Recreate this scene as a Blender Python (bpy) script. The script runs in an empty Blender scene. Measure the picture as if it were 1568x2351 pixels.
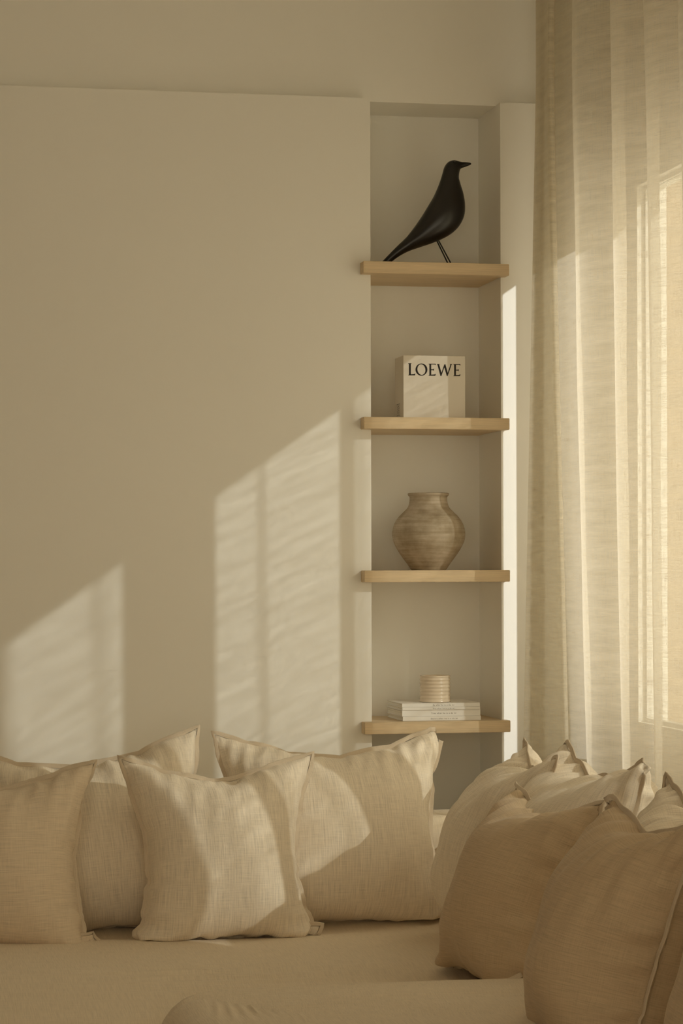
import bpy, bmesh, math, random
import numpy as np
from mathutils import Vector, Matrix

# ------------------------------------------------------------------ camera, sky, sun, exposure
sc = bpy.context.scene
C = sc.collection
sc.view_settings.view_transform = 'Standard'
sc.view_settings.look = 'None'
sc.view_settings.exposure = 0.0
sc.view_settings.gamma = 1.0
sc.view_settings.use_curve_mapping = False

# world: back wall is the plane Y = 0, room on its -Y side, X to the right, metres
cam_d = bpy.data.cameras.new('camera')
cam = bpy.data.objects.new('camera', cam_d)
C.objects.link(cam)
cam_d.sensor_fit = 'VERTICAL'
cam_d.sensor_height = 36.0
cam_d.sensor_width = 36.0 * 1568 / 2351
cam_d.lens = 5590 / 2351 * 36.0
cam_d.shift_y = (1310 - 1175.5) / 2351
cam_d.clip_start = 0.05
cam.matrix_world = (Matrix.Translation((0, -6.35, 1.295)) @ Matrix.Rotation(math.radians(-10.9), 4, 'Z')
                    @ Matrix.Rotation(math.radians(90), 4, 'X') @ Matrix.Rotation(math.radians(-0.17), 4, 'Z'))
sc.camera = cam
sc.cycles.max_bounces = 9
sc.cycles.diffuse_bounces = 8
sc.cycles.transparent_max_bounces = 16
sc.cycles.adaptive_threshold = 0.06

SUN = Vector((-0.845, 1.0, -0.592)).normalized()      # travel direction of the sunlight
sun_d = bpy.data.lights.new('sun', 'SUN')
sun_d.energy = 2.8
sun_d.color = (1.0, 0.99, 0.96)
sun_d.angle = math.radians(0.53)
sun = bpy.data.objects.new('sun', sun_d)
sun.rotation_euler = SUN.to_track_quat('-Z', 'Y').to_euler()
sun.location = (5, -5, 5)
C.objects.link(sun)

wd = bpy.data.worlds.new('sky')
sc.world = wd
wd.use_nodes = True
bg = wd.node_tree.nodes['Background']
bg.inputs[0].default_value = (1.0, 0.86, 0.635, 1)
bg.inputs[1].default_value = 1.95

# ------------------------------------------------------------------ helpers
def obj(name, me, mat=None, parent=None):
    if isinstance(me, bmesh.types.BMesh):
        bm = me
        me = bpy.data.meshes.new(name)
        bm.to_mesh(me)
        bm.free()
    o = bpy.data.objects.new(name, me)
    C.objects.link(o)
    if mat is not None:
        me.materials.clear()
        me.materials.append(mat)
    if parent is not None:
        o.parent = parent
    return o

def tag(o, label, cat, group=None):
    o['label'] = label
    o['category'] = cat
    if group:
        o['group'] = group
    return o

def thing(name, label, cat, loc=(0, 0, 0), rotz=0.0, group=None):
    o = bpy.data.objects.new(name, None)
    o.empty_display_size = 0.05
    C.objects.link(o)
    o.location = loc
    o.rotation_euler = (0, 0, rotz)
    return tag(o, label, cat, group)

def struct(name, me, mat, parent=None):
    o = obj(name, me, mat, parent)
    o['kind'] = 'structure'
    return o

def smooth(o, angle=None):
    for p in o.data.polygons:
        p.use_smooth = True
    if angle is not None:
        o.data.set_sharp_from_angle(angle=math.radians(angle))

def box(bm, x0, x1, y0, y1, z0, z1):
    v = [bm.verts.new((x, y, z)) for z in (z0, z1) for y in (y0, y1) for x in (x0, x1)]
    for f in ((0, 2, 3, 1), (4, 5, 7, 6), (0, 1, 5, 4), (2, 6, 7, 3), (0, 4, 6, 2), (1, 3, 7, 5)):
        bm.faces.new([v[i] for i in f])

def boxes(*bs, bevel=0.0, seg=2):
    bm = bmesh.new()
    for b in bs:
        box(bm, *b)
    if bevel:
        bmesh.ops.bevel(bm, geom=list(bm.edges), offset=bevel, segments=seg, profile=0.6, affect='EDGES')
    return bm

def poly_prism(pts, a0, a1, axes):
    """extrude a 2D outline; axes maps (p, q, a) to xyz"""
    bm = bmesh.new()
    lo = [bm.verts.new(axes(p, q, a0)) for p, q in pts]
    hi = [bm.verts.new(axes(p, q, a1)) for p, q in pts]
    n = len(pts)
    for i in range(n):
        bm.faces.new((lo[i], lo[(i + 1) % n], hi[(i + 1) % n], hi[i]))
    bm.faces.new(lo[::-1])
    bm.faces.new(hi)
    bmesh.ops.recalc_face_normals(bm, faces=list(bm.faces))
    return bm

def lathe(prof, n=64):
    """prof: (r, z) list; closed at the ends where r is 0"""
    bm = bmesh.new()
    rings = []
    for r, z in prof:
        if r < 1e-6:
            rings.append([bm.verts.new((0, 0, z))])
        else:
            rings.append([bm.verts.new((r * math.cos(2 * math.pi * k / n), r * math.sin(2 * math.pi * k / n), z)) for k in range(n)])
    for a, b in zip(rings, rings[1:]):
        for k in range(n):
            k2 = (k + 1) % n
            q = [a[k % len(a)], a[k2 % len(a)], b[k2 % len(b)], b[k % len(b)]]
            q2 = []
            for v in q:
                if v not in q2:
                    q2.append(v)
            if len(q2) > 2:
                bm.faces.new(q2)
    bmesh.ops.recalc_face_normals(bm, faces=list(bm.faces))
    return bm

def catmull(pts, n):
    pts = np.array(pts, float)
    m = len(pts)
    out = []
    for t in np.linspace(0, m - 1, n):
        i = min(int(t), m - 2)
        u = t - i
        p0, p1, p2, p3 = pts[max(i - 1, 0)], pts[i], pts[i + 1], pts[min(i + 2, m - 1)]
        out.append(0.5 * (2 * p1 + (p2 - p0) * u + (2 * p0 - 5 * p1 + 4 * p2 - p3) * u ** 2 + (3 * p1 - p0 - 3 * p2 + p3) * u ** 3))
    return np.array(out)

def grid_mesh(name, V, faces, uv=None):
    me = bpy.data.meshes.new(name)
    me.from_pydata([tuple(v) for v in V], [], [tuple(f) for f in faces])
    if uv is not None:
        l = me.uv_layers.new(name='cloth')
        li = np.empty(len(me.loops), dtype=np.int32)
        me.loops.foreach_get('vertex_index', li)
        l.data.foreach_set('uv', np.asarray(uv, float)[li].ravel())
    me.update()
    return me

# ------------------------------------------------------------------ materials
def mat(name, color, rough=0.6, spec=0.3):
    m = bpy.data.materials.new(name)
    m.use_nodes = True
    b = m.node_tree.nodes['Principled BSDF']
    b.inputs['Base Color'].default_value = (*color, 1)
    b.inputs['Roughness'].default_value = rough
    b.inputs['Specular IOR Level'].default_value = spec
    return m, m.node_tree, b

def noise(nt, vec, scale, detail=2.0, rough=0.5):
    n = nt.nodes.new('ShaderNodeTexNoise')
    n.inputs['Scale'].default_value = scale
    n.inputs['Detail'].default_value = detail
    n.inputs['Roughness'].default_value = rough
    nt.links.new(vec, n.inputs['Vector'])
    return n.outputs['Fac']

def mapping(nt, vec, scale=(1, 1, 1), rot=(0, 0, 0)):
    n = nt.nodes.new('ShaderNodeMapping')
    n.inputs['Scale'].default_value = scale
    n.inputs['Rotation'].default_value = rot
    nt.links.new(vec, n.inputs['Vector'])
    return n.outputs['Vector']

def math_node(nt, op, a, b=None):
    n = nt.nodes.new('ShaderNodeMath')
    n.operation = op
    for i, v in enumerate((a, b)):
        if v is None:
            continue
        if isinstance(v, (int, float)):
            n.inputs[i].default_value = v
        else:
            nt.links.new(v, n.inputs[i])
    return n.outputs[0]

def ramp(nt, fac, stops):
    n = nt.nodes.new('ShaderNodeValToRGB')
    e = n.color_ramp.elements
    while len(e) < len(stops):
        e.new(0.5)
    for k, (p, c) in enumerate(stops):
        e[k].position = p
        e[k].color = (*c, 1) if len(c) == 3 else c
    nt.links.new(fac, n.inputs[0])
    return n.outputs[0]

def bump(nt, bsdf, height, strength, dist):
    n = nt.nodes.new('ShaderNodeBump')
    n.inputs['Strength'].default_value = strength
    n.inputs['Distance'].default_value = dist
    nt.links.new(height, n.inputs['Height'])
    nt.links.new(n.outputs[0], bsdf.inputs['Normal'])

def coord(nt, kind):
    n = nt.nodes.new('ShaderNodeTexCoord')
    return n.outputs[kind]

def plaster(name, c):
    m, nt, b = mat(name, c, 0.85, 0.15)
    v = coord(nt, 'Object')
    f = noise(nt, v, 1.7, 4)
    col = ramp(nt, f, [(0.3, tuple(x * 0.985 for x in c)), (0.7, c)])
    nt.links.new(col, b.inputs['Base Color'])
    bump(nt, b, noise(nt, v, 90, 3), 0.06, 0.002)
    return m

def linen(name, c, along='v', contrast=0.10):
    """woven cloth in metres of the 'cloth' uv map; slubby threads run along u or v"""
    m, nt, b = mat(name, c, 0.9, 0.1)
    b.inputs['Sheen Weight'].default_value = 0.15
    b.inputs['Sheen Roughness'].default_value = 0.5
    n = nt.nodes.new('ShaderNodeUVMap')
    n.uv_map = 'cloth'
    uv = n.outputs[0]
    a, bb = ((420, 16, 1), (22, 520, 1)) if along == 'v' else ((16, 420, 1), (520, 22, 1))
    f1 = noise(nt, mapping(nt, uv, a), 1.0, 3, 0.6)
    f2 = noise(nt, mapping(nt, uv, bb), 1.0, 2, 0.5)
    f = math_node(nt, 'ADD', math_node(nt, 'MULTIPLY', f1, 0.68), math_node(nt, 'MULTIPLY', f2, 0.32))
    lo = tuple(x * (1 - contrast * 1.7) for x in c)
    hi = tuple(min(1, x * (1 + contrast * 1.2)) for x in c)
    nt.links.new(ramp(nt, f, [(0.33, lo), (0.5, c), (0.68, hi)]), b.inputs['Base Color'])
    w = noise(nt, uv, 14, 4, 0.55)
    h = math_node(nt, 'ADD', math_node(nt, 'MULTIPLY', f, 0.5), math_node(nt, 'MULTIPLY', w, 1.4))
    bump(nt, b, h, 0.55, 0.0035)
    return m

def oak(name, c):
    m, nt, b = mat(name, c, 0.5, 0.3)
    v = coord(nt, 'Object')
    f1 = noise(nt, mapping(nt, v, (3, 60, 90)), 1.0, 4, 0.6)
    f2 = noise(nt, mapping(nt, v, (18, 260, 420)), 1.0, 2, 0.6)
    f = math_node(nt, 'ADD', math_node(nt, 'MULTIPLY', f1, 0.6), math_node(nt, 'MULTIPLY', f2, 0.4))
    nt.links.new(ramp(nt, f, [(0.3, tuple(x * 0.80 for x in c)), (0.55, c), (0.75, tuple(min(1, x * 1.1) for x in c))]), b.inputs['Base Color'])
    bump(nt, b, f2, 0.15, 0.001)
    return m

M_wall = plaster('wall_paint', (0.89, 0.875, 0.825))
M_ceil = plaster('ceiling_paint', (0.89, 0.875, 0.825))
M_oak = oak('light_oak', (0.71, 0.56, 0.365))
M_floor = oak('floor_oak', (0.62, 0.50, 0.36))
M_sofa = linen('sofa_linen', (0.78, 0.68, 0.53), 'v', 0.07)
M_cush = linen('back_cushion_linen', (0.83, 0.745, 0.615), 'v', 0.11)
M_pilA = linen('pillow_linen_upright', (0.83, 0.745, 0.615), 'v', 0.12)
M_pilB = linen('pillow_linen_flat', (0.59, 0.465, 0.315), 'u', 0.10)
M_pilC = linen('pillow_linen_pale', (0.74, 0.63, 0.485), 'u', 0.09)
M_seam = linen('seam_linen', (0.66, 0.56, 0.43), 'u', 0.06)
M_black = mat('black_lacquered_wood', (0.006, 0.005, 0.004), 0.30, 0.6)[0]
M_wire = mat('black_wire', (0.01, 0.008, 0.007), 0.4, 0.5)[0]
M_cover = mat('cream_cover', (0.72, 0.665, 0.58), 0.45, 0.4)[0]
M_white = mat('white_cover', (0.84, 0.82, 0.78), 0.5, 0.4)[0]
M_page = mat('paper_pages', (0.80, 0.76, 0.68), 0.85, 0.1)[0]
M_ink = mat('black_ink', (0.02, 0.015, 0.012), 0.6, 0.2)[0]
M_inkg = mat('grey_ink', (0.16, 0.14, 0.12), 0.7, 0.1)[0]
M_glaze = mat('beige_glaze', (0.76, 0.65, 0.51), 0.22, 0.5)[0]
M_wax = mat('pale_wax', (0.78, 0.70, 0.56), 0.5, 0.4)[0]
M_frame = mat('white_window_frame', (0.75, 0.73, 0.68), 0.4, 0.4)[0]

def clay():
    c = (0.37, 0.30, 0.205)
    m, nt, b = mat('aged_clay', c, 0.75, 0.25)
    v = coord(nt, 'Object')
    f1 = noise(nt, mapping(nt, v, (7, 7, 130)), 1.0, 4, 0.65)
    f2 = noise(nt, v, 18, 5, 0.6)
    f = math_node(nt, 'ADD', math_node(nt, 'MULTIPLY', f1, 0.45), math_node(nt, 'MULTIPLY', f2, 0.55))
    nt.links.new(ramp(nt, f, [(0.30, (0.24, 0.18, 0.12)), (0.46, c), (0.60, (0.50, 0.42, 0.32)), (0.72, (0.60, 0.53, 0.43))]), b.inputs['Base Color'])
    bump(nt, b, f, 0.6, 0.0025)
    return m
M_clay = clay()

def glass():
    m = bpy.data.materials.new('window_glass')
    m.use_nodes = True
    nt = m.node_tree
    nt.nodes.clear()
    out = nt.nodes.new('ShaderNodeOutputMaterial')
    mx = nt.nodes.new('ShaderNodeMixShader')
    tr = nt.nodes.new('ShaderNodeBsdfTransparent')
    tr.inputs[0].default_value = (0.97, 0.98, 0.97, 1)
    gl = nt.nodes.new('ShaderNodeBsdfGlossy')
    gl.inputs['Roughness'].default_value = 0.02
    mx.inputs[0].default_value = 0.05
    nt.links.new(tr.outputs[0], mx.inputs[1])
    nt.links.new(gl.outputs[0], mx.inputs[2])
    nt.links.new(mx.outputs[0], out.inputs[0])
    return m
M_glass = glass()

def sheer():
    """open linen weave: gaps let light through, threads scatter it both ways"""
    m = bpy.data.materials.new('sheer_linen')
    m.use_nodes = True
    nt = m.node_tree
    nt.nodes.clear()
    out = nt.nodes.new('ShaderNodeOutputMaterial')
    n = nt.nodes.new('ShaderNodeUVMap')
    n.uv_map = 'cloth'
    uv = n.outputs[0]
    weft = noise(nt, mapping(nt, uv, (18, 520, 1)), 1.0, 2, 0.65)
    warp = noise(nt, mapping(nt, uv, (520, 20, 1)), 1.0, 1, 0.6)
    band = noise(nt, mapping(nt, uv, (6, 48, 1)), 1.0, 3, 0.6)
    f = math_node(nt, 'ADD', math_node(nt, 'MULTIPLY', weft, 0.40),
                  math_node(nt, 'ADD', math_node(nt, 'MULTIPLY', warp, 0.25), math_node(nt, 'MULTIPLY', band, 0.35)))
    gap = ramp(nt, f, [(0.37, (0.13,) * 3), (0.61, (0.48,) * 3)])
    f = math_node(nt, 'ADD', math_node(nt, 'MULTIPLY', weft, 0.55), math_node(nt, 'MULTIPLY', warp, 0.45))
    # the gaps between threads close up when the cloth is met at a glancing angle
    lw = nt.nodes.new('ShaderNodeLayerWeight')
    lw.inputs['Blend'].default_value = 0.5
    mr = nt.nodes.new('ShaderNodeMapRange')
    mr.interpolation_type = 'SMOOTHSTEP'
    nt.links.new(lw.outputs['Facing'], mr.inputs['Value'])
    mr.inputs['From Min'].default_value = 0.82
    mr.inputs['From Max'].default_value = 0.30
    mr.inputs['To Min'].default_value = 0.50
    gap = math_node(nt, 'MULTIPLY', gap, mr.outputs['Result'])
    col = ramp(nt, f, [(0.34, (0.70, 0.63, 0.52)), (0.46, (0.87, 0.82, 0.72)), (0.60, (0.91, 0.87, 0.79))])
    di = nt.nodes.new('ShaderNodeBsdfDiffuse')
    tl = nt.nodes.new('ShaderNodeBsdfTranslucent')
    tr = nt.nodes.new('ShaderNodeBsdfTransparent')
    tr.inputs[0].default_value = (0.97, 0.96, 0.88, 1)
    nt.links.new(col, di.inputs[0])
    nt.links.new(col, tl.inputs[0])
    m1 = nt.nodes.new('ShaderNodeMixShader')
    m1.inputs[0].default_value = 0.5
    nt.links.new(di.outputs[0], m1.inputs[1])
    nt.links.new(tl.outputs[0], m1.inputs[2])
    m2 = nt.nodes.new('ShaderNodeMixShader')
    nt.links.new(gap, m2.inputs[0])
    nt.links.new(m1.outputs[0], m2.inputs[1])
    nt.links.new(tr.outputs[0], m2.inputs[2])
    nt.links.new(m2.outputs[0], out.inputs[0])
    return m
M_sheer = sheer()

# ------------------------------------------------------------------ the room
XL, XR = -3.6, 1.95          # left wall, window wall (inner faces)
YB = -8.0
ZC = 2.98
ZP = 2.553                   # top of the wall lining that frames the niche
YW = 0.05                    # face of the wall above and behind the lining
NX0, NX1, NY = 1.304, 1.661, 0.241      # the niche

struct('floor', boxes((XL - 0.2, XR + 0.1, YB, 0.5, -0.1, 0.0)), M_floor)
struct('ceiling', boxes((XL - 0.2, XR + 0.1, YB, 0.5, ZC, ZC + 0.12)), M_ceil)
struct('wall_back', boxes((XL - 0.2, NX0, 0, YW, 0, ZP), (NX1, XR + 0.1, 0, YW, 0, ZP),
                          (XL - 0.2, NX0, YW, 0.4, 0, ZP), (NX1, XR + 0.1, YW, 0.4, 0, ZP),
                          (NX0, NX1, NY, 0.4, 0, ZP), (XL - 0.2, XR + 0.1, YW, 0.4, ZP, ZC)), M_wall)
struct('wall_left', boxes((XL - 0.2, XL, YB, 0, 0, ZC)), oak('walnut_panelling', (0.22, 0.16, 0.11)))
# glazed garden side behind the viewer
GX0, GX1, GZ0, GZ1 = -2.6, 1.6, 0.10, 2.55
struct('wall_front', boxes((XL - 0.2, GX0, YB - 0.15, YB, 0, ZC), (GX1, XR + 0.1, YB - 0.15, YB, 0, ZC),
                           (GX0, GX1, YB - 0.15, YB, 0, GZ0), (GX0, GX1, YB - 0.15, YB, GZ1, ZC)), M_wall)
gf = [(GX0, GX1, YB - 0.1, YB - 0.05, GZ0, GZ0 + 0.05), (GX0, GX1, YB - 0.1, YB - 0.05, GZ1 - 0.05, GZ1)]
gx = [GX0 + 1.05 * i for i in range(5)]
for x in gx:
    gf.append((max(GX0, x - 0.025), min(GX1, x + 0.025), YB - 0.1, YB - 0.05, GZ0 + 0.05, GZ1 - 0.05))
w = struct('window_3', boxes(*gf), M_frame)
for xa, xb in zip(gx, gx[1:]):
    obj('pane', boxes((xa + 0.025, xb - 0.025, YB - 0.077, YB - 0.073, GZ0 + 0.05, GZ1 - 0.05)), M_glass, w)


# window wall: a narrow light and a wide light with one mullion, low sill
WT = 0.08
HEAD, SILL = 2.290, 0.90
OPEN = [(-2.344, -1.551), (-1.354, -0.292)]
MULL = {0: (-2.035, -1.965), 1: (-0.890, -0.865)}
wb = []
ys = [YB] + [y for o in OPEN for y in o] + [0.4]
for k in range(0, len(ys), 2):
    wb.append((XR, XR + WT, ys[k], ys[k + 1], 0, ZC))
for y0, y1 in OPEN:
    wb.append((XR, XR + WT, y0, y1, HEAD, ZC))
    wb.append((XR, XR + WT, y0, y1, 0, SILL))
struct('wall_right', boxes(*wb), M_wall)
for k, (y0, y1) in enumerate(OPEN):
    SL = SILL
    t, xa, xb = 0.010, XR + 0.02, XR + 0.04
    fr = [(xa, xb, y0, y1, HEAD - t, HEAD), (xa, xb, y0, y1, SL, SL + t),
          (xa, xb, y0, y0 + t, SL + t, HEAD - t), (xa, xb, y1 - t, y1, SL + t, HEAD - t)]
    panes = [(y0 + t, y1 - t)]
    if k in MULL:
        m0, m1 = MULL[k]
        fr.append((xa, xb, m0, m1, SL + t, HEAD - t))
        panes = [(y0 + t, m0), (m1, y1 - t)]
    w = struct('window_%d' % (k + 1), boxes(*fr), M_frame)
    for p0, p1 in panes:
        obj('pane', boxes((XR + 0.028, XR + 0.032, p0, p1, SL + t, HEAD - t)), M_glass, w)

# unseen wall added outside the window to hide the bright sky behind the curtain
struct('sky_screen_wall', boxes((4.2, 4.5, 2.0, 16.0, -0.5, 6.0)), plaster('sky_screen_render', (0.55, 0.47, 0.37)))

# ------------------------------------------------------------------ sheer curtain
def curtain():
    crest = [-0.245, -0.50, -0.83, -1.065, -1.31, -1.60, -1.86, -2.15, -2.42]
    trough = [0.0, 1.778, 1.800, 1.790, 1.765, 1.765, 1.762, 1.762, 1.762]
    nz, per = 120, 44
    rows = []
    zs = np.linspace(0.012, ZC - 0.02, nz)
    for z in zs:
        down = max(0.0, 2.6 - z)
        cx = lambda k: 1.716 + 0.017 * down + 0.005 * math.sin(k * 2.1) + 0.003 * math.sin(z * 2.3 + k)
        cy = lambda k: 0.006 * math.sin(z * 1.7 + k * 2.4)
        ex = 1.737 - 0.017 * down
        ey = -(ex - 1.664) / 0.845
        c1 = cx(0) + 0.010
        # the gathered leading edge is doubled back on itself
        row = [tuple(p) + (z,) for p in catmull([(ex, ey), ((ex + c1) / 2 + 0.006, -0.165), (c1, -0.242), (c1 + 0.012, -0.250), (c1 + 0.020, -0.235),
                                       (c1 + 0.026, -0.190), (c1 + 0.030, -(c1 + 0.030 - 1.648) / 0.845), (c1 + 0.038, -(c1 + 0.038 - 1.652) / 0.845), (c1 + 0.044, -0.180),
                                       (c1 + 0.050, -0.220), (c1 + 0.054, -0.275)], 90)[:-1]]
        x0, y0 = c1 + 0.054, -0.275
        for k in range(1, len(crest)):
            ya, yb = crest[k - 1] + cy(k - 1), crest[k] + cy(k)
            xa, xb = cx(k - 1), cx(k)
            xt = trough[k] + 0.004 * down
            for j in range(per + (k == len(crest) - 1)):
                t = j / per
                w = (0.5 - 0.5 * math.cos(2 * math.pi * t)) ** 0.85
                base = xa + (xb - xa) * t
                s = math.sin(math.pi * t)
                if k == 1:
                    t2 = t
                    y = y0 + (yb - y0) * t
                    x = x0 + (xb - x0) * (0.5 - 0.5 * math.cos(math.pi * t ** 1.3))
                else:
                    y = ya + (yb - ya) * (t + 0.03 * math.sin(2 * math.pi * t))
                    x = base + (xt - base) * w
                x += 0.0022 * math.sin(2 * math.pi * (2.0 * t + 0.3 * k) + 0.8 * math.sin(z * 1.9 + k)) * s
                x += 0.0016 * math.sin(z * 9 + 7 * t + k * 2.0) * s
                row.append((x, y, z))
        rows.append(row)
    V = np.array(rows)
    nz, nu = V.shape[:2]
    # arc length at mid height as the cloth's u
    mid = V[nz // 2, :, :2]
    u = np.concatenate([[0], np.cumsum(np.linalg.norm(np.diff(mid, axis=0), axis=1))])
    uv = np.stack([np.tile(u, (nz, 1)), np.repeat(zs[:, None], nu, 1)], -1)
    idx = np.arange(nz * nu).reshape(nz, nu)
    F = np.stack([idx[:-1, :-1], idx[:-1, 1:], idx[1:, 1:], idx[1:, :-1]], -1).reshape(-1, 4)
    me = grid_mesh('curtain', V.reshape(-1, 3), F, uv.reshape(-1, 2))
    o = obj('curtain', me, M_sheer)
    smooth(o)
    tag(o, 'sheer sand linen curtain falling in deep folds beside the shelf niche', 'curtain')
    # leading edge hem: a doubled band of cloth, slightly off the curtain
    hem = V[:, :9].copy()
    hem[..., 0] += 0.003
    i2 = np.arange(nz * 9).reshape(nz, 9)
    F2 = np.stack([i2[:-1, :-1], i2[:-1, 1:], i2[1:, 1:], i2[1:, :-1]], -1).reshape(-1, 4)
    h = obj('side_hem', grid_mesh('side_hem', hem.reshape(-1, 3), F2, uv[:, :9].reshape(-1, 2)), M_sheer, o)
    smooth(h)
curtain()

# ------------------------------------------------------------------ shelves in the niche
SHELF_Z = [2.113, 1.701, 1.295, 0.893]
SHELF_LABEL = ['light oak shelf carrying the black bird, top shelf of the niche',
               'light oak shelf under the cream square book box',
               'light oak shelf under the clay vase',
               'light oak shelf under the stacked white books and ribbed pot, lowest in the niche']
for z, lab in zip(SHELF_Z, SHELF_LABEL):
    a, b = 1.2755, 1.673
    pts = [(a, -0.045), (b, -0.045), (b, -0.0008), (NX1 - 0.0008, -0.0008), (NX1 - 0.0008, NY - 0.001),
           (NX0 + 0.0008, NY - 0.001), (NX0 + 0.0008, -0.0008), (a, -0.0008)]
    bm = poly_prism(pts, -0.031, 0.0, lambda p, q, h: (p - 1.475, q, h))
    bmesh.ops.bevel(bm, geom=list(bm.edges), offset=0.0012, segments=2, affect='EDGES')
    o = obj('floating_shelf', bm, M_oak)
    o.location = (1.475, 0, z)
    tag(o, lab, 'shelf', 'oak shelves in the niche')

# ------------------------------------------------------------------ bird
def bird():
    k = 0.0001735
    pairs = [(1462, 160, 1462, 166, 8), (1446, 146, 1446, 181, 20), (1375, 137, 1372, 211, 36), (1305, 134, 1300, 240, 52),
             (1240, 115, 1278, 290, 80), (1180, 108, 1270, 332, 104), (1110, 130, 1268, 372, 118), (1060, 180, 1272, 410, 124),
             (1030, 240, 1285, 450, 128), (1005, 330, 1303, 515, 136), (960, 470, 1330, 600, 154), (915, 580, 1350, 690, 178),
             (860, 695, 1363, 790, 202), (780, 830, 1360, 920, 222), (700, 960, 1330, 1030, 230), (620, 1080, 1260, 1150, 222),
             (540, 1190, 1150, 1255, 200), (460, 1293, 1000, 1342, 170), (390, 1365, 830, 1412, 140), (320, 1430, 660, 1468, 112),
             (230, 1520, 480, 1532, 88), (140, 1612, 330, 1612, 70), (60, 1697, 215, 1697, 58), (-32, 1792, 115, 1795, 50)]
    S = catmull(pairs, 92)
    n = 36
    V, F = [], []
    x0, y0 = 760.0, 1800.0
    for (ax, ay, bx, by, w) in S:
        a = np.array([(ax - x0) * k, 0, (y0 - ay) * k])
        b = np.array([(bx - x0) * k, 0, (y0 - by) * k])
        c = (a + b) / 2
        h = (a - b) / 2
        for j in range(n):
            t = 2 * math.pi * j / n
            V.append(c + h * math.cos(t) + np.array([0, w * k * math.sin(t), 0]))
    m = len(S)
    for i in range(m - 1):
        for j in range(n):
            F.append((i * n + j, i * n + (j + 1) % n, (i + 1) * n + (j + 1) % n, (i + 1) * n + j))
    F.append(tuple(range(n))[::-1])
    F.append(tuple((m - 1) * n + j for j in range(n)))
    t = thing('bird_figurine', 'black lacquered wooden bird on wire legs on the top shelf', 'figurine', (1.477, 0.085, 2.1132), math.radians(-8))
    o = obj('body', grid_mesh('body', V, F), M_black, t)
    bm = bmesh.new()
    bm.from_mesh(o.data)
    bmesh.ops.recalc_face_normals(bm, faces=list(bm.faces))
    bm.to_mesh(o.data)
    bm.free()
    smooth(o, 60)
    for s in (-1, 1):
        p = Vector(((1188 - x0) * k, s * 0.0158, (y0 - 150) * k))
        bm = bmesh.new()
        bmesh.ops.create_uvsphere(bm, u_segments=16, v_segments=8, radius=0.0030, matrix=Matrix.Translation(p))
        smooth(obj('eye', bm, mat('eye_bead', (0.012, 0.011, 0.010), 0.12, 0.6)[0], t))
    for (ax, bx, s) in ((895, 1108, -1), (945, 1196, 1)):
        top = Vector(((ax - x0) * k, s * 0.012, (y0 - 1340) * k))
        foot = Vector(((bx - x0) * k, s * 0.020, 0.0012))
        d = foot - top
        bm = bmesh.new()
        bmesh.ops.create_cone(bm, cap_ends=True, segments=12, radius1=0.0019, radius2=0.0019, depth=d.length,
                              matrix=Matrix.Translation((top + foot) / 2) @ d.to_track_quat('Z', 'Y').to_matrix().to_4x4())
        smooth(obj('leg', bm, M_wire, t), 40)
bird()

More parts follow.
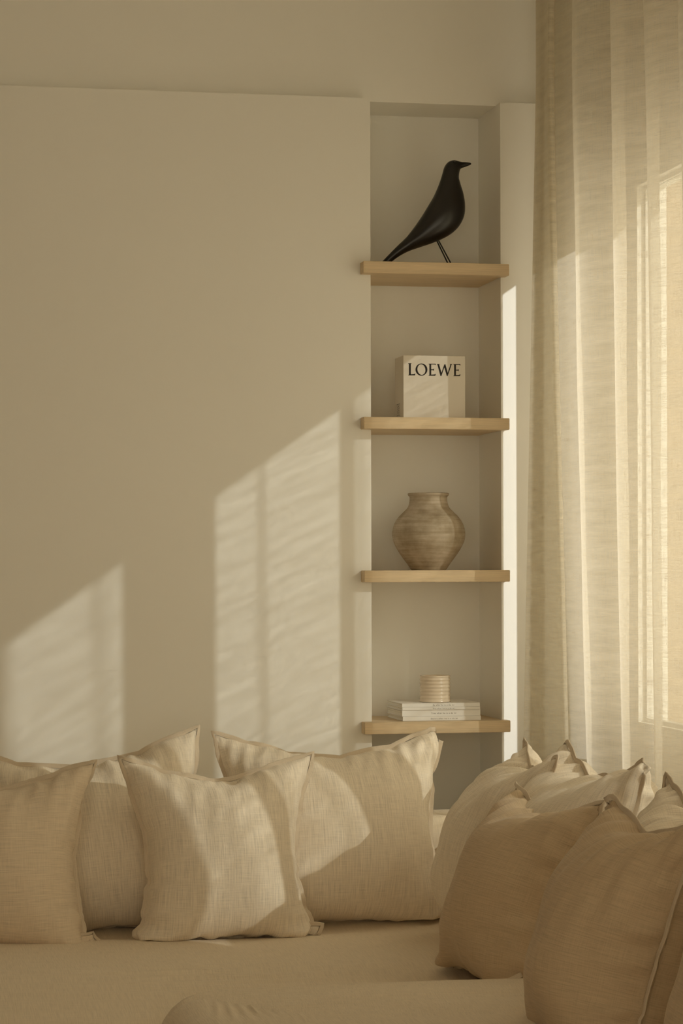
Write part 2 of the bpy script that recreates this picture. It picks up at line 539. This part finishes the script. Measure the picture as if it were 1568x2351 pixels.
# ------------------------------------------------------------------ square book box with lettering
def book_box():
    W, Hh, Dp = 0.1700, 0.1690, 0.105
    t = thing('book', 'thick cream square book with large black lettering standing on a shelf', 'book', (1.3946, 0.010, 1.7012))
    body = obj('cover', boxes((0, W, 0, Dp, 0, Hh), bevel=0.0012), M_cover, t)
    k = W / 1122.0
    def E(dx, dy):
        p = [(740, 272), (868, 272), (868, 297), (861, 297), (851, 286), (787, 286), (787, 371), (822, 370), (830, 361), (837, 361),
             (837, 397), (830, 397), (822, 388), (787, 387), (787, 466), (848, 463), (858, 453), (868, 453), (862, 485), (740, 485),
             (740, 477), (755, 473), (755, 284), (740, 280)]
        return [(x + dx, y + dy) for x, y in p]
    L = [(372, 262), (430, 262), (430, 270), (418, 274), (418, 458), (476, 455), (490, 446), (500, 446), (494, 476), (372, 476),
         (372, 468), (386, 464), (386, 274), (372, 270)]
    Wl = [(890, 275), (944, 275), (944, 282), (932, 285), (974, 430), (1028, 280), (1046, 280), (1088, 430), (1137, 290),
          (1128, 283), (1128, 275), (1170, 275), (1170, 283), (1158, 288), (1086, 488), (1072, 488), (1026, 335), (972, 488),
          (956, 488), (902, 286), (890, 282)]
    def place(x, y):
        sl = (y - 0.0125 * (x - 372))          # undo the slant of the view
        return ((x - 283) * k, Hh - (sl - 122) * k)
    for pts in (L, E(0, -2), Wl, E(450, 5)):
        bm = poly_prism([place(x, y) for x, y in pts], -0.0004, 0.0, lambda p, q, h: (p, h, q))
        bmesh.ops.triangulate(bm, faces=[f for f in bm.faces if len(f.verts) > 4])
        obj('letter', bm, M_ink, t)
    bm = bmesh.new()
    n = 56
    ring = []
    for j in range(n):
        a = 2 * math.pi * j / n
        o = place(611 + 107 * math.cos(a), 374 + 108 * math.sin(a))
        tl = -0.16
        ix, iy = 72 * math.cos(a), 94 * math.sin(a)
        i = place(611 + ix * math.cos(tl) - iy * math.sin(tl), 374 + ix * math.sin(tl) + iy * math.cos(tl))
        ring.append([bm.verts.new((p[0], h, p[1])) for p, h in ((o, -0.0004), (i, -0.0004), (i, 0.0), (o, 0.0))])
    for j in range(n):
        a, b = ring[j], ring[(j + 1) % n]
        for q in range(4):
            bm.faces.new((a[q], b[q], b[(q + 1) % 4], a[(q + 1) % 4]))
    bmesh.ops.recalc_face_normals(bm, faces=list(bm.faces))
    obj('letter', bm, M_ink, t)
    # four mirrored flourishes on the spine (left side)
    bm = bmesh.new()
    st = catmull([(0.10, 0.30), (0.30, 0.12), (0.62, 0.16), (0.66, 0.36), (0.40, 0.48), (0.14, 0.52), (0.10, 0.74), (0.20, 0.95),
                  (0.52, 0.90), (0.95, 0.96), (0.95, 0.62), (0.80, 0.56)], 44)
    wln = 0.0007
    for sy in (-1, 1):
        for sz in (-1, 1):
            prev = None
            for i in range(len(st)):
                d = st[min(i + 1, len(st) - 1)] - st[max(i - 1, 0)]
                d = d / np.linalg.norm(d)
                nn = np.array([-d[1], d[0]])
                P = np.array([st[i][0] * 0.019, st[i][1] * 0.0165])
                vv = []
                for s in (-1, 1):
                    q = P + nn * wln * s * 0.8
                    vv.append(bm.verts.new((-0.0003, 0.064 + sy * q[0], 0.027 + sz * q[1])))
                if prev:
                    bm.faces.new((prev[0], vv[0], vv[1], prev[1]))
                prev = vv
    obj('spine_emblem', bm, M_ink, t)
book_box()

# ------------------------------------------------------------------ vase
def vase():
    zp = [(150, 1198), (146, 1210), (136, 1222), (136, 1245), (141, 1275), (152, 1300), (176, 1326), (214, 1364), (244, 1408), (259, 1455),
          (263, 1498), (254, 1545), (226, 1602), (187, 1660), (149, 1712), (128, 1744), (120, 1750)]
    k = 0.3755e-3
    out = [(r * k, (1750 - y) * k) for r, y in catmull(zp, 60)]
    inner = [(max(r - 0.006, 0.02), z) for r, z in reversed(out[:22])]
    top = out[0]
    prof = [(0, 0.0)] + list(reversed(out)) + [(top[0] - 0.003, top[1] + 0.0018), (top[0] - 0.0065, top[1])] + list(reversed(inner))[2:] + [(0, inner[0][1])]
    bm = lathe(prof, 72)
    for v in bm.verts:                      # hand-thrown: not quite round
        a = math.atan2(v.co.y, v.co.x)
        f = 1 + 0.006 * math.sin(2 * a + 1) + 0.004 * math.sin(3 * a + v.co.z * 25)
        v.co.x *= f
        v.co.y *= f
    o = obj('vase', bm, M_clay)
    o.location = (1.4797, 0.085, 1.2952)
    smooth(o, 60)
    tag(o, 'round-bellied weathered clay vase with a short flared neck on a shelf', 'vase')
vase()

# ------------------------------------------------------------------ stacked books and ribbed pot
def text_mesh(body, size):
    cu = bpy.data.curves.new('spine_text', 'FONT')
    cu.body = body
    cu.size = size
    cu.align_x = 'CENTER'
    cu.align_y = 'CENTER'
    cu.space_character = 1.25
    tmp = bpy.data.objects.new('tmp', cu)
    C.objects.link(tmp)
    bpy.context.view_layer.update()
    me = bpy.data.meshes.new_from_object(tmp.evaluated_get(bpy.context.evaluated_depsgraph_get()))
    bpy.data.objects.remove(tmp)
    bpy.data.curves.remove(cu)
    return me

def books():
    z = 0.8933
    spec = [(0.0118, 1.3862, 1.6003, 'Exatra after he is a da mi', 'bottom white book of the flat stack on the lowest shelf', 0.000),
            (0.0168, 1.3850, 1.5992, 'Tree after he is a da mi', 'thickest white book, second from the bottom of the flat stack', 0.002),
            (0.0078, 1.3846, 1.5980, 'Day after he is a da mi', 'thin white book, second from the top of the flat stack', -0.001),
            (0.0096, 1.3846, 1.5980, 'Ea afta he is a da mi', 'top white book of the flat stack, under the ribbed pot', 0.001)]
    for h, x0, x1, txt, lab, dy in spec:
        t = thing('book', lab, 'book', (x0, -0.010 + dy, z), 0, 'white books stacked flat')
        W, Dp, c = x1 - x0, 0.198, 0.0011
        # cover: spine and two boards
        obj('cover', boxes((0, W, 0, 0.0014, 0.0002, h), (0, W, 0.0014, Dp, 0.0002, c + 0.0002), (0, W, 0.0014, Dp, h - c, h)), M_white, t)
        rng = random.Random(int(h * 1e5))
        n = max(2, int((h - 2 * c) / 0.0022))
        lay = []
        for i in range(n):                  # gatherings of pages, a little uneven
            za = c + 0.0002 + (h - 2 * c - 0.0002) * i / n
            zb = c + 0.0002 + (h - 2 * c - 0.0002) * (i + 1) / n
            lay.append((0.0010 + rng.random() * 0.0022, W - 0.001 - rng.random() * 0.002, 0.0016, Dp - 0.002 - rng.random() * 0.003, za, zb - 0.0002))
        obj('pages', boxes(*lay), M_page, t)
        s = obj('spine_text', text_mesh(txt, 0.0056 if h > 0.009 else 0.0050), M_inkg, t)
        s.matrix_local = Matrix.Translation((W * 0.53, -0.0003, h * 0.45)) @ Matrix.Rotation(math.radians(90), 4, 'X')
        z += h + 0.0002
    return z
ZT = books()

def pot():
    r0, hh = 0.0410, 0.0715
    prof = [(0, 0.0), (r0 + 0.0005, 0.0)]
    N = 120
    for i in range(N + 1):
        s = i / N
        flare = 0.0022 * math.exp(-s * 18) 
        rib = 0.00075 * math.sin(2 * math.pi * 7.2 * s + 0.5) * (1 - math.exp(-s * 14)) * (1 - math.exp(-(1 - s) * 22))
        prof.append((r0 + flare + rib, 0.0012 + s * (hh - 0.0022)))
    prof += [(r0 - 0.0005, hh - 0.0003), (r0 - 0.0016, hh), (r0 - 0.0032, hh - 0.0006), (r0 - 0.0038, hh - 0.003), (r0 - 0.004, 0.006), (0, 0.006)]
    t = thing('candle_pot', 'small ribbed beige ceramic pot standing on the stacked white books', 'pot', (1.4895, 0.055, ZT + 0.0002))
    smooth(obj('bowl', lathe(prof, 72), M_glaze, t), 50)
    smooth(obj('wax', lathe([(0, 0.0065), (r0 - 0.0043, 0.0065), (r0 - 0.0043, 0.050), (0, 0.0505)], 48), M_wax, t), 40)
pot()

# ------------------------------------------------------------------ cloth cushions: two sewn sheets, inflated and settled
KC = 0.4
def sew(W, Hh, seed, fill, hyd=0.35, tilt=0.0, grav=0.25, steps=130, cell=0.0100, barrel=0.055, pucker=0.0080, scallop=0.008):
    """returns vertices (front sheet, back sheet), grid shape; base line at z = 0"""
    nu, nv = int(W / cell) + 1, int(Hh / cell) + 1
    rng = np.random.RandomState(seed)
    us = np.linspace(-W / 2, W / 2, nu)
    vs = np.linspace(0, Hh, nv)
    U, Vv = np.meshgrid(us, vs)
    P = np.zeros((2, nv, nu, 3))
    tu, tv = 2 * U / W, 2 * Vv / Hh - 1
    P[..., 0] = U * (1 + barrel * (0.5 - tv ** 2))
    P[..., 2] = Hh / 2 * (1 + tv * (1 + barrel * (0.5 - tu ** 2))) + 0.004
    flat = P[0].copy()
    ln = lambda a: np.linalg.norm(a, axis=-1)[..., None]
    RU, RV = ln(flat[:, 1:] - flat[:, :-1]), ln(flat[1:] - flat[:-1])
    RU2, RV2 = ln(flat[:, 2:] - flat[:, :-2]), ln(flat[2:] - flat[:-2])
    b = np.clip(np.minimum(np.minimum(U + W / 2, W / 2 - U), np.minimum(Vv, Hh - Vv)) / 0.1, 0, 1)
    # low-frequency randomness makes the puckers uneven
    lf = np.zeros((nv, nu))
    for _ in range(10):
        kx, ky, ph = rng.uniform(6, 40), rng.uniform(6, 40), rng.uniform(0, 6.28)
        lf += np.sin(kx * U + ky * Vv * rng.choice([-1, 1]) + ph)
    for l, s in ((0, -1), (1, 1)):
        P[l, ..., 1] = s * (0.006 + 0.012 * b) + 0.0009 * lf + rng.normal(0, 0.0006, (nv, nu))
    border = np.zeros((nv, nu), bool)
    border[0] = border[-1] = True
    border[:, 0] = border[:, -1] = True
    def tie():
        m = (P[0][border] + P[1][border]) / 2
        P[0][border] = m
        P[1][border] = m
    tie()
    du, dv = us[1] - us[0], vs[1] - vs[0]
    dd = math.hypot(du, dv)
    Pold = P.copy()
    Vt = fill * W * Hh * min(W, Hh)
    def solve(a, c, rest, ks, kc):
        d = c - a
        l = np.sqrt((d * d).sum(-1, keepdims=True)) + 1e-9
        e = (l - rest) / l
        k = np.where(e > 0, ks, kc) * 0.5
        d *= e * k
        a += d
        c -= d
    ct, st = math.cos(tilt), math.sin(tilt)
    g = np.array([0, st, -ct]) * grav         # gravity seen from the leaning cushion
    fl = np.array([0, -st, ct])                # seat plane normal
    for it in range(steps):
        v = (P - Pold) * 0.90
        Pold = P.copy()
        # normals and volume
        a = np.gradient(P, axis=2)
        c = np.gradient(P, axis=1)
        n = np.cross(a, c)
        n[1] *= -1
        vol = abs((n * P).sum() / 3)
        pr = 9.0e3 * max(min(Vt / max(vol, 1e-4) - 1, 1.6), -0.2)
        hp = 1 + hyd * (0.5 - P[..., 2:3] / Hh)
        dt2 = 0.016 ** 2
        acc = n * pr * hp * 1.0 / (du * dv) * 0.0045 * 1.0
        P += v + (acc + g) * dt2
        for s in range(14):
            for o in (0, 1):
                solve(P[:, :, o:-1:2], P[:, :, o + 1::2], RU[:, o::2], 1.0, KC)
                solve(P[:, o:-1:2, :], P[:, o + 1::2, :], RV[o::2], 1.0, KC)
            solve(P[:, :-1:2, :-1:2], P[:, 1::2, 1::2], dd, 0.12, 0.06)
            solve(P[:, 1::2, :-1:2][:, :, :P[:, :-1:2, 1::2].shape[2]][:, :P[:, :-1:2, 1::2].shape[1]],
                  P[:, :-1:2, 1::2][:, :P[:, 1::2, :-1:2].shape[1]][:, :, :P[:, 1::2, :-1:2].shape[2]], dd, 0.12, 0.06)
            for q in (0, 1, 2, 3):
                A, B = P[:, :, q:-2:4], P[:, :, q + 2::4]
                w = min(A.shape[2], B.shape[2])
                solve(A[:, :, :w], B[:, :, :w], RU2[:, q::4][:, :w], 0.0, 0.10)
                A, B = P[:, q:-2:4], P[:, q + 2::4]
                w = min(A.shape[1], B.shape[1])
                solve(A[:, :w], B[:, :w], RV2[q::4][:w], 0.0, 0.10)
            tie()
        dist = (P * fl).sum(-1)
        pen = np.minimum(dist, 0)
        P -= pen[..., None] * fl
        Pold[dist < 0] = P[dist < 0]
        P[..., 0] -= P[..., 0].mean()
        if it > steps - 12:
            Pold = P.copy() * 0.5 + Pold * 0.5
    P[..., 1] -= P[..., 1].mean()
    # one light smoothing pass of the interior
    for _ in range(1):
        Q = P.copy()
        Q[:, 1:-1, 1:-1] = 0.5 * P[:, 1:-1, 1:-1] + 0.125 * (P[:, :-2, 1:-1] + P[:, 2:, 1:-1] + P[:, 1:-1, :-2] + P[:, 1:-1, 2:])
        P[:] = Q
        tie()
    # puckers running in from the seams
    a = np.gradient(P, axis=2)
    c = np.gradient(P, axis=1)
    n = np.cross(a, c)
    n[1] *= -1
    n /= np.linalg.norm(n, axis=-1, keepdims=True) + 1e-9
    for l in (0, 1):
        D = np.zeros((nv, nu))
        for side in range(4):
            s_ = (Vv if side < 2 else U)
            d_ = (U + W / 2, W / 2 - U, Vv, Hh - Vv)[side]
            reach = 0.13 if side == 3 else 0.055
            fan = rng.uniform(-0.5, 0.5)
            w_ = np.zeros_like(U)
            for q in range(5):
                k1, ph, sl = rng.uniform(25, 75), rng.uniform(0, 6.28), fan + rng.uniform(-0.35, 0.35)
                w_ += (1 - 2 * np.abs(np.sin(k1 * (s_ + sl * d_) + ph)) ** 0.8) / 2.2
            env = 0.5 + 0.5 * np.sin(rng.uniform(5, 14) * s_ + rng.uniform(0, 6.28))
            D += w_ * (0.35 + 0.65 * env) * np.exp(-d_ / reach) * np.clip(d_ / 0.012, 0, 1) * (1.2 if side == 3 else 0.9)
        # slack cloth: a few soft diagonal waves across the face
        for q in range(6):
            kx, ky, ph = rng.uniform(-45, 45), rng.uniform(-45, 45), rng.uniform(0, 6.28)
            D += 0.22 * np.sin(kx * U + ky * Vv + ph) * np.sin(rng.uniform(4, 9) * U + rng.uniform(0, 6.28))
        P[l] += n[l] * (D * pucker)[..., None]
    # the stitching draws the edge into shallow scallops
    for side in range(4):
        s_ = (Vv if side < 2 else U)
        d_ = (U + W / 2, W / 2 - U, Vv, Hh - Vv)[side]
        end = np.clip(np.minimum(s_ - s_.min(), s_.max() - s_) / 0.08, 0, 1)
        sc_ = np.abs(np.sin(math.pi * (s_ / rng.uniform(0.095, 0.15) + 0.25 * np.sin(9 * s_ + side)) + rng.uniform(0, 3))) ** 0.7 - 0.7
        dirn = np.array(((1, 0, 0), (-1, 0, 0), (0, 0, 1), (0, 0, -1))[side], float)
        P -= (sc_ * end * np.exp(-d_ / 0.035) * scallop)[None, ..., None] * dirn
    tie()
    return P, us, vs, border

def cushion(name, label, cat, W, Hh, seed, fill, loc, yaw, tilt, material, group=None, roll=0.0, hyd=0.35, flange=0.008, barrel=0.055, pucker=0.0080, scallop=0.007):
    P, us, vs, border = sew(W, Hh, seed, fill, hyd, math.radians(tilt), barrel=barrel, pucker=pucker, scallop=scallop)
    nv, nu = P.shape[1:3]
    fi = np.arange(nv * nu).reshape(nv, nu)
    bi = np.full((nv, nu), -1)
    V = list(P[0].reshape(-1, 3))
    U, Vv = np.meshgrid(us, vs)
    uv = list(np.stack([U, Vv], -1).reshape(-1, 2))
    for r in range(nv):
        for c in range(nu):
            if border[r, c]:
                bi[r, c] = fi[r, c]
            else:
                bi[r, c] = len(V)
                V.append(P[1, r, c])
                uv.append((us[c] + 1.3, vs[r]))
    F = []
    for r in range(nv - 1):
        for c in range(nu - 1):
            F.append((fi[r, c], fi[r, c + 1], fi[r + 1, c + 1], fi[r + 1, c]))
            F.append((bi[r, c], bi[r + 1, c], bi[r + 1, c + 1], bi[r, c + 1]))
    o = obj(name, grid_mesh(name, V, F, uv), material)
    smooth(o)
    md = o.modifiers.new('soft', 'SUBSURF')
    md.levels = md.render_levels = 1
    # seam flange around the edge
    loop = [(0, c) for c in range(nu)] + [(r, nu - 1) for r in range(1, nv)] + [(nv - 1, c) for c in range(nu - 2, -1, -1)] + [(r, 0) for r in range(nv - 2, 0, -1)]
    B = np.array([P[0, r, c] for r, c in loop])
    IN = np.array([(P[0, min(max(r, 2), nv - 3), min(max(c, 2), nu - 3)] + P[1, min(max(r, 2), nv - 3), min(max(c, 2), nu - 3)]) / 2 for r, c in loop])
    out = B - IN
    m = len(loop)
    for _ in range(2):
        out = (out + np.roll(out, 1, 0) + np.roll(out, -1, 0)) / 3
    out /= np.linalg.norm(out, axis=1, keepdims=True) + 1e-9
    tan = np.roll(B, -1, 0) - np.roll(B, 1, 0)
    tan /= np.linalg.norm(tan, axis=1, keepdims=True) + 1e-9
    nrm = np.cross(out, tan)
    nrm /= np.linalg.norm(nrm, axis=1, keepdims=True) + 1e-9
    w, th = flange, 0.0016
    prof = [(-0.003, th), (w - 0.001, th), (w, 0), (w - 0.001, -th), (-0.003, -th)]
    SV, SF, SU = [], [], []
    arc = np.concatenate([[0], np.cumsum(np.linalg.norm(np.diff(B, axis=0), axis=1))])
    for i in range(m):
        for a, b in prof:
            SV.append(B[i] + out[i] * a + nrm[i] * b)
            SU.append((arc[i], a + b))
    q = len(prof)
    for i in range(m):
        j = (i + 1) % m
        for k in range(q - 1):
            SF.append((i * q + k, j * q + k, j * q + k + 1, i * q + k + 1))
    s = obj('seam_flange', grid_mesh('seam_flange', SV, SF, SU), M_seam, o)
    smooth(s)
    o.matrix_world = (Matrix.Translation(loc) @ Matrix.Rotation(math.radians(yaw), 4, 'Z')
                      @ Matrix.Rotation(math.radians(-tilt), 4, 'X') @ Matrix.Rotation(math.radians(roll), 4, 'Y'))
    return tag(o, label, cat, group)

# ------------------------------------------------------------------ sectional sofa
def soft_block(name, x0, x1, y0, y1, z0, z1, rad, crown, mat_, parent, wr=None, cell=0.02, corner=None):
    """upholstered block: rounded box with a domed top; wr(x, y) adds folds to the top"""
    cr = corner or rad
    nx, ny = max(12, int((x1 - x0) / cell)), max(12, int((y1 - y0) / cell))
    cx, cy, hx, hy = (x0 + x1) / 2, (y0 + y1) / 2, (x1 - x0) / 2, (y1 - y0) / 2
    # plan outline: rounded rectangle rings from the centre outwards, then down the side
    V, uv = [], []
    n_ang = 4 * 60
    def outline(hx_, hy_, r):
        r = min(r, hx_ * 0.98, hy_ * 0.98)
        pts = []
        per = [hx_ - r, hy_ - r]
        for q, (sx, sy) in enumerate(((1, 1), (-1, 1), (-1, -1), (1, -1))):
            for j in range(n_ang // 4):
                s = j / (n_ang // 4)
                # first third: arc, rest: straight run to the next corner
                a0 = q * math.pi / 2
                if s < 0.4:
                    a = a0 + s / 0.4 * math.pi / 2
                    pts.append((sx * (hx_ - r) + r * math.cos(a), sy * (hy_ - r) + r * math.sin(a)))
                else:
                    u = (s - 0.4) / 0.6
                    a = a0 + math.pi / 2
                    px, py = sx * (hx_ - r) + r * math.cos(a), sy * (hy_ - r) + r * math.sin(a)
                    nsx, nsy = ((-1, 1), (-1, -1), (1, -1), (1, 1))[q]
                    qx, qy = nsx * (hx_ - r) + r * math.cos(a), nsy * (hy_ - r) + r * math.sin(a)
                    pts.append((px + (qx - px) * u, py + (qy - py) * u))
        return pts
    rings = []
    K = max(14, int(min(hx, hy) / cell))
    for i in range(1, K + 1):
        f = i / K
        rings.append((f * (hx - rad), f * (hy - rad), max(cr - rad, 0.02) * f, 0.0))
    for i in range(1, 13):
        a = i / 12 * math.pi / 2
        d = rad * math.sin(a)
        rings.append((hx - rad + d, hy - rad + d, max(cr - rad, 0.02) + d, rad * (1 - math.cos(a))))
    rings.append((hx, hy, max(cr, 0.02), (z1 - z0) * 0.6))
    rings.append((hx - 0.01, hy - 0.01, max(cr, 0.02), z1 - z0))
    V.append((cx, cy, z1 + crown + (wr(cx, cy) if wr else 0)))
    uv.append((cx, cy))
    for hx_, hy_, r, drop in rings:
        for px, py in outline(hx_, hy_, r):
            e = (1 - min(1, abs(px) / hx) ** 3) * (1 - min(1, abs(py) / hy) ** 3)
            z = z1 - drop + crown * max(0, e)
            if wr:
                z += wr(cx + px, cy + py) * max(0, 1 - drop / (rad * 1.5))
            V.append((cx + px, cy + py, z))
            uv.append((cx + px, cy + py - drop))
    F = [(0, 1 + j, 1 + (j + 1) % n_ang) for j in range(n_ang)]
    for i in range(len(rings) - 1):
        a, b = 1 + i * n_ang, 1 + (i + 1) * n_ang
        for j in range(n_ang):
            j2 = (j + 1) % n_ang
            F.append((a + j, b + j, b + j2, a + j2))
    last = 1 + (len(rings) - 1) * n_ang
    F.append(tuple(last + j for j in range(n_ang))[::-1])
    o = obj(name, grid_mesh(name, V, F, uv), mat_, parent)
    smooth(o, 50)
    return o

def folds(seed, amp, lx, ly, n=16):
    rng = random.Random(seed)
    ws = [(rng.uniform(0.6, 1.5) / lx * rng.choice((-1, 1)), rng.uniform(0.7, 1.6) / ly, rng.uniform(0, 6.28)) for _ in range(n)]
    def f(x, y):
        s = sum(math.sin(kx * x + ky * y + p) for kx, ky, p in ws) / math.sqrt(n)
        return amp * (1 - abs(s)) if s > -1 else 0.0
    return f

def sofa():
    t = thing('sectional_sofa', 'deep corner sofa upholstered in sand coloured linen under the cushions', 'sofa', (0, 0, 0))
    ZS = 0.432
    # plinth-like base, one run along the back wall, one along the window
    obj('base', boxes((-1.3, 1.66, -1.60, -0.06, 0.03, 0.24), (0.58, 1.66, -3.3, -1.60, 0.03, 0.24), bevel=0.015), M_sofa, t)
    soft_block('backrest', -1.3, 1.665, -0.32, -0.06, 0.2, 0.665, 0.055, 0.004, M_sofa, t)
    soft_block('backrest', 1.46, 1.663, -3.3, -0.33, 0.2, 0.655, 0.055, 0.004, M_sofa, t)
    w1 = folds(3, 0.0045, 0.30, 0.018)
    w2 = folds(8, 0.0042, 0.35, 0.011)
    def fa(x, y):
        g = math.exp(-((y + 1.22) / 0.12) ** 2) * math.exp(-((x - 0.80) / 0.32) ** 2)
        dip = -0.016 * math.exp(-((y + 0.62) / 0.10) ** 2) - 0.022 * min(1, max(0, (-1.22 - y) / 0.3))
        return w1(x, y) * (0.15 + 1.6 * g) + dip + 0.006 * math.sin(5 * x + 1)
    def fb(x, y):
        return w2(x, y) * 0.9
    soft_block('seat_cushion', -1.3, 1.455, -1.60, -0.33, 0.235, ZS, 0.07, 0.022, M_sofa, t, fa, cell=0.006)
    soft_block('seat_cushion', 0.53, 1.455, -3.3, -1.585, 0.235, ZS + 0.044, 0.08, 0.022, M_sofa, t, fb, cell=0.005, corner=0.16)
sofa()

BG = 'large loose back cushions on the sofa'
PG = 'square scatter pillows on the sofa'
cushion('back_cushion', 'large sunlit back cushion against the wall right of the gap, below the niche', 'cushion',
        0.615, 0.565, 11, 0.29, (1.118, -0.50, 0.435), 2, 13, M_cush, BG)
cushion('back_cushion', 'large back cushion against the wall at the left, behind two pillows', 'cushion',
        0.605, 0.55, 23, 0.29, (0.545, -0.50, 0.437), -2, 13, M_cush, BG, roll=-6)
cushion('back_cushion', 'fat back cushion in the sofa corner beside the niche, farthest along the window', 'cushion',
        0.57, 0.54, 31, 0.33, (1.405, -0.92, 0.435), -98, 12, M_cush, BG, pucker=0.013)
cushion('back_cushion', 'back cushion in front of the curtain, second along the window side', 'cushion',
        0.62, 0.57, 47, 0.29, (1.435, -1.335, 0.445), -89, 12, M_cush, BG, pucker=0.013)
cushion('back_cushion', 'back cushion in front of the curtain cut by the right picture edge', 'cushion',
        0.62, 0.55, 52, 0.29, (1.435, -2.07, 0.445), -89, 12, M_cush, BG, pucker=0.013)

cushion('pillow', 'square pillow with a curved band of sunlight, standing between the wall cushions', 'pillow',
        0.49, 0.515, 61, 0.23, (0.805, -0.735, 0.437), 3, 14, M_pilA, PG, barrel=0.02, hyd=0.2, scallop=0.005)
cushion('pillow', 'shaded square pillow at the far left of the sofa', 'pillow',
        0.50, 0.505, 75, 0.23, (0.27, -0.765, 0.437), 0, 12, M_pilC, PG, barrel=0.02, hyd=0.2, scallop=0.005)
cushion('pillow', 'shaded square pillow leaning on the window-side cushions, under the curtain', 'pillow',
        0.49, 0.495, 83, 0.245, (1.258, -1.47, 0.445), -82, 20, M_pilB, PG, barrel=0.08, pucker=0.012)
cushion('pillow', 'large shaded pillow in the right foreground, nearest to the viewer', 'pillow',
        0.47, 0.52, 97, 0.27, (1.225, -2.27, 0.46), -87, 16, M_pilB, PG, barrel=0.08, pucker=0.012)

# a further pillow, only a sliver of it in the picture
src = [o for o in bpy.data.objects if o.name.startswith('pillow')][-1]
near = src.copy()
C.objects.link(near)
for ch in list(src.children):
    c = ch.copy()
    C.objects.link(c)
    c.parent = near
near.matrix_world = src.matrix_world.copy()
near.location = src.location + Vector((0.075, -0.55, 0.0))
near['label'] = 'pillow of which only a sliver shows in the bottom right corner'
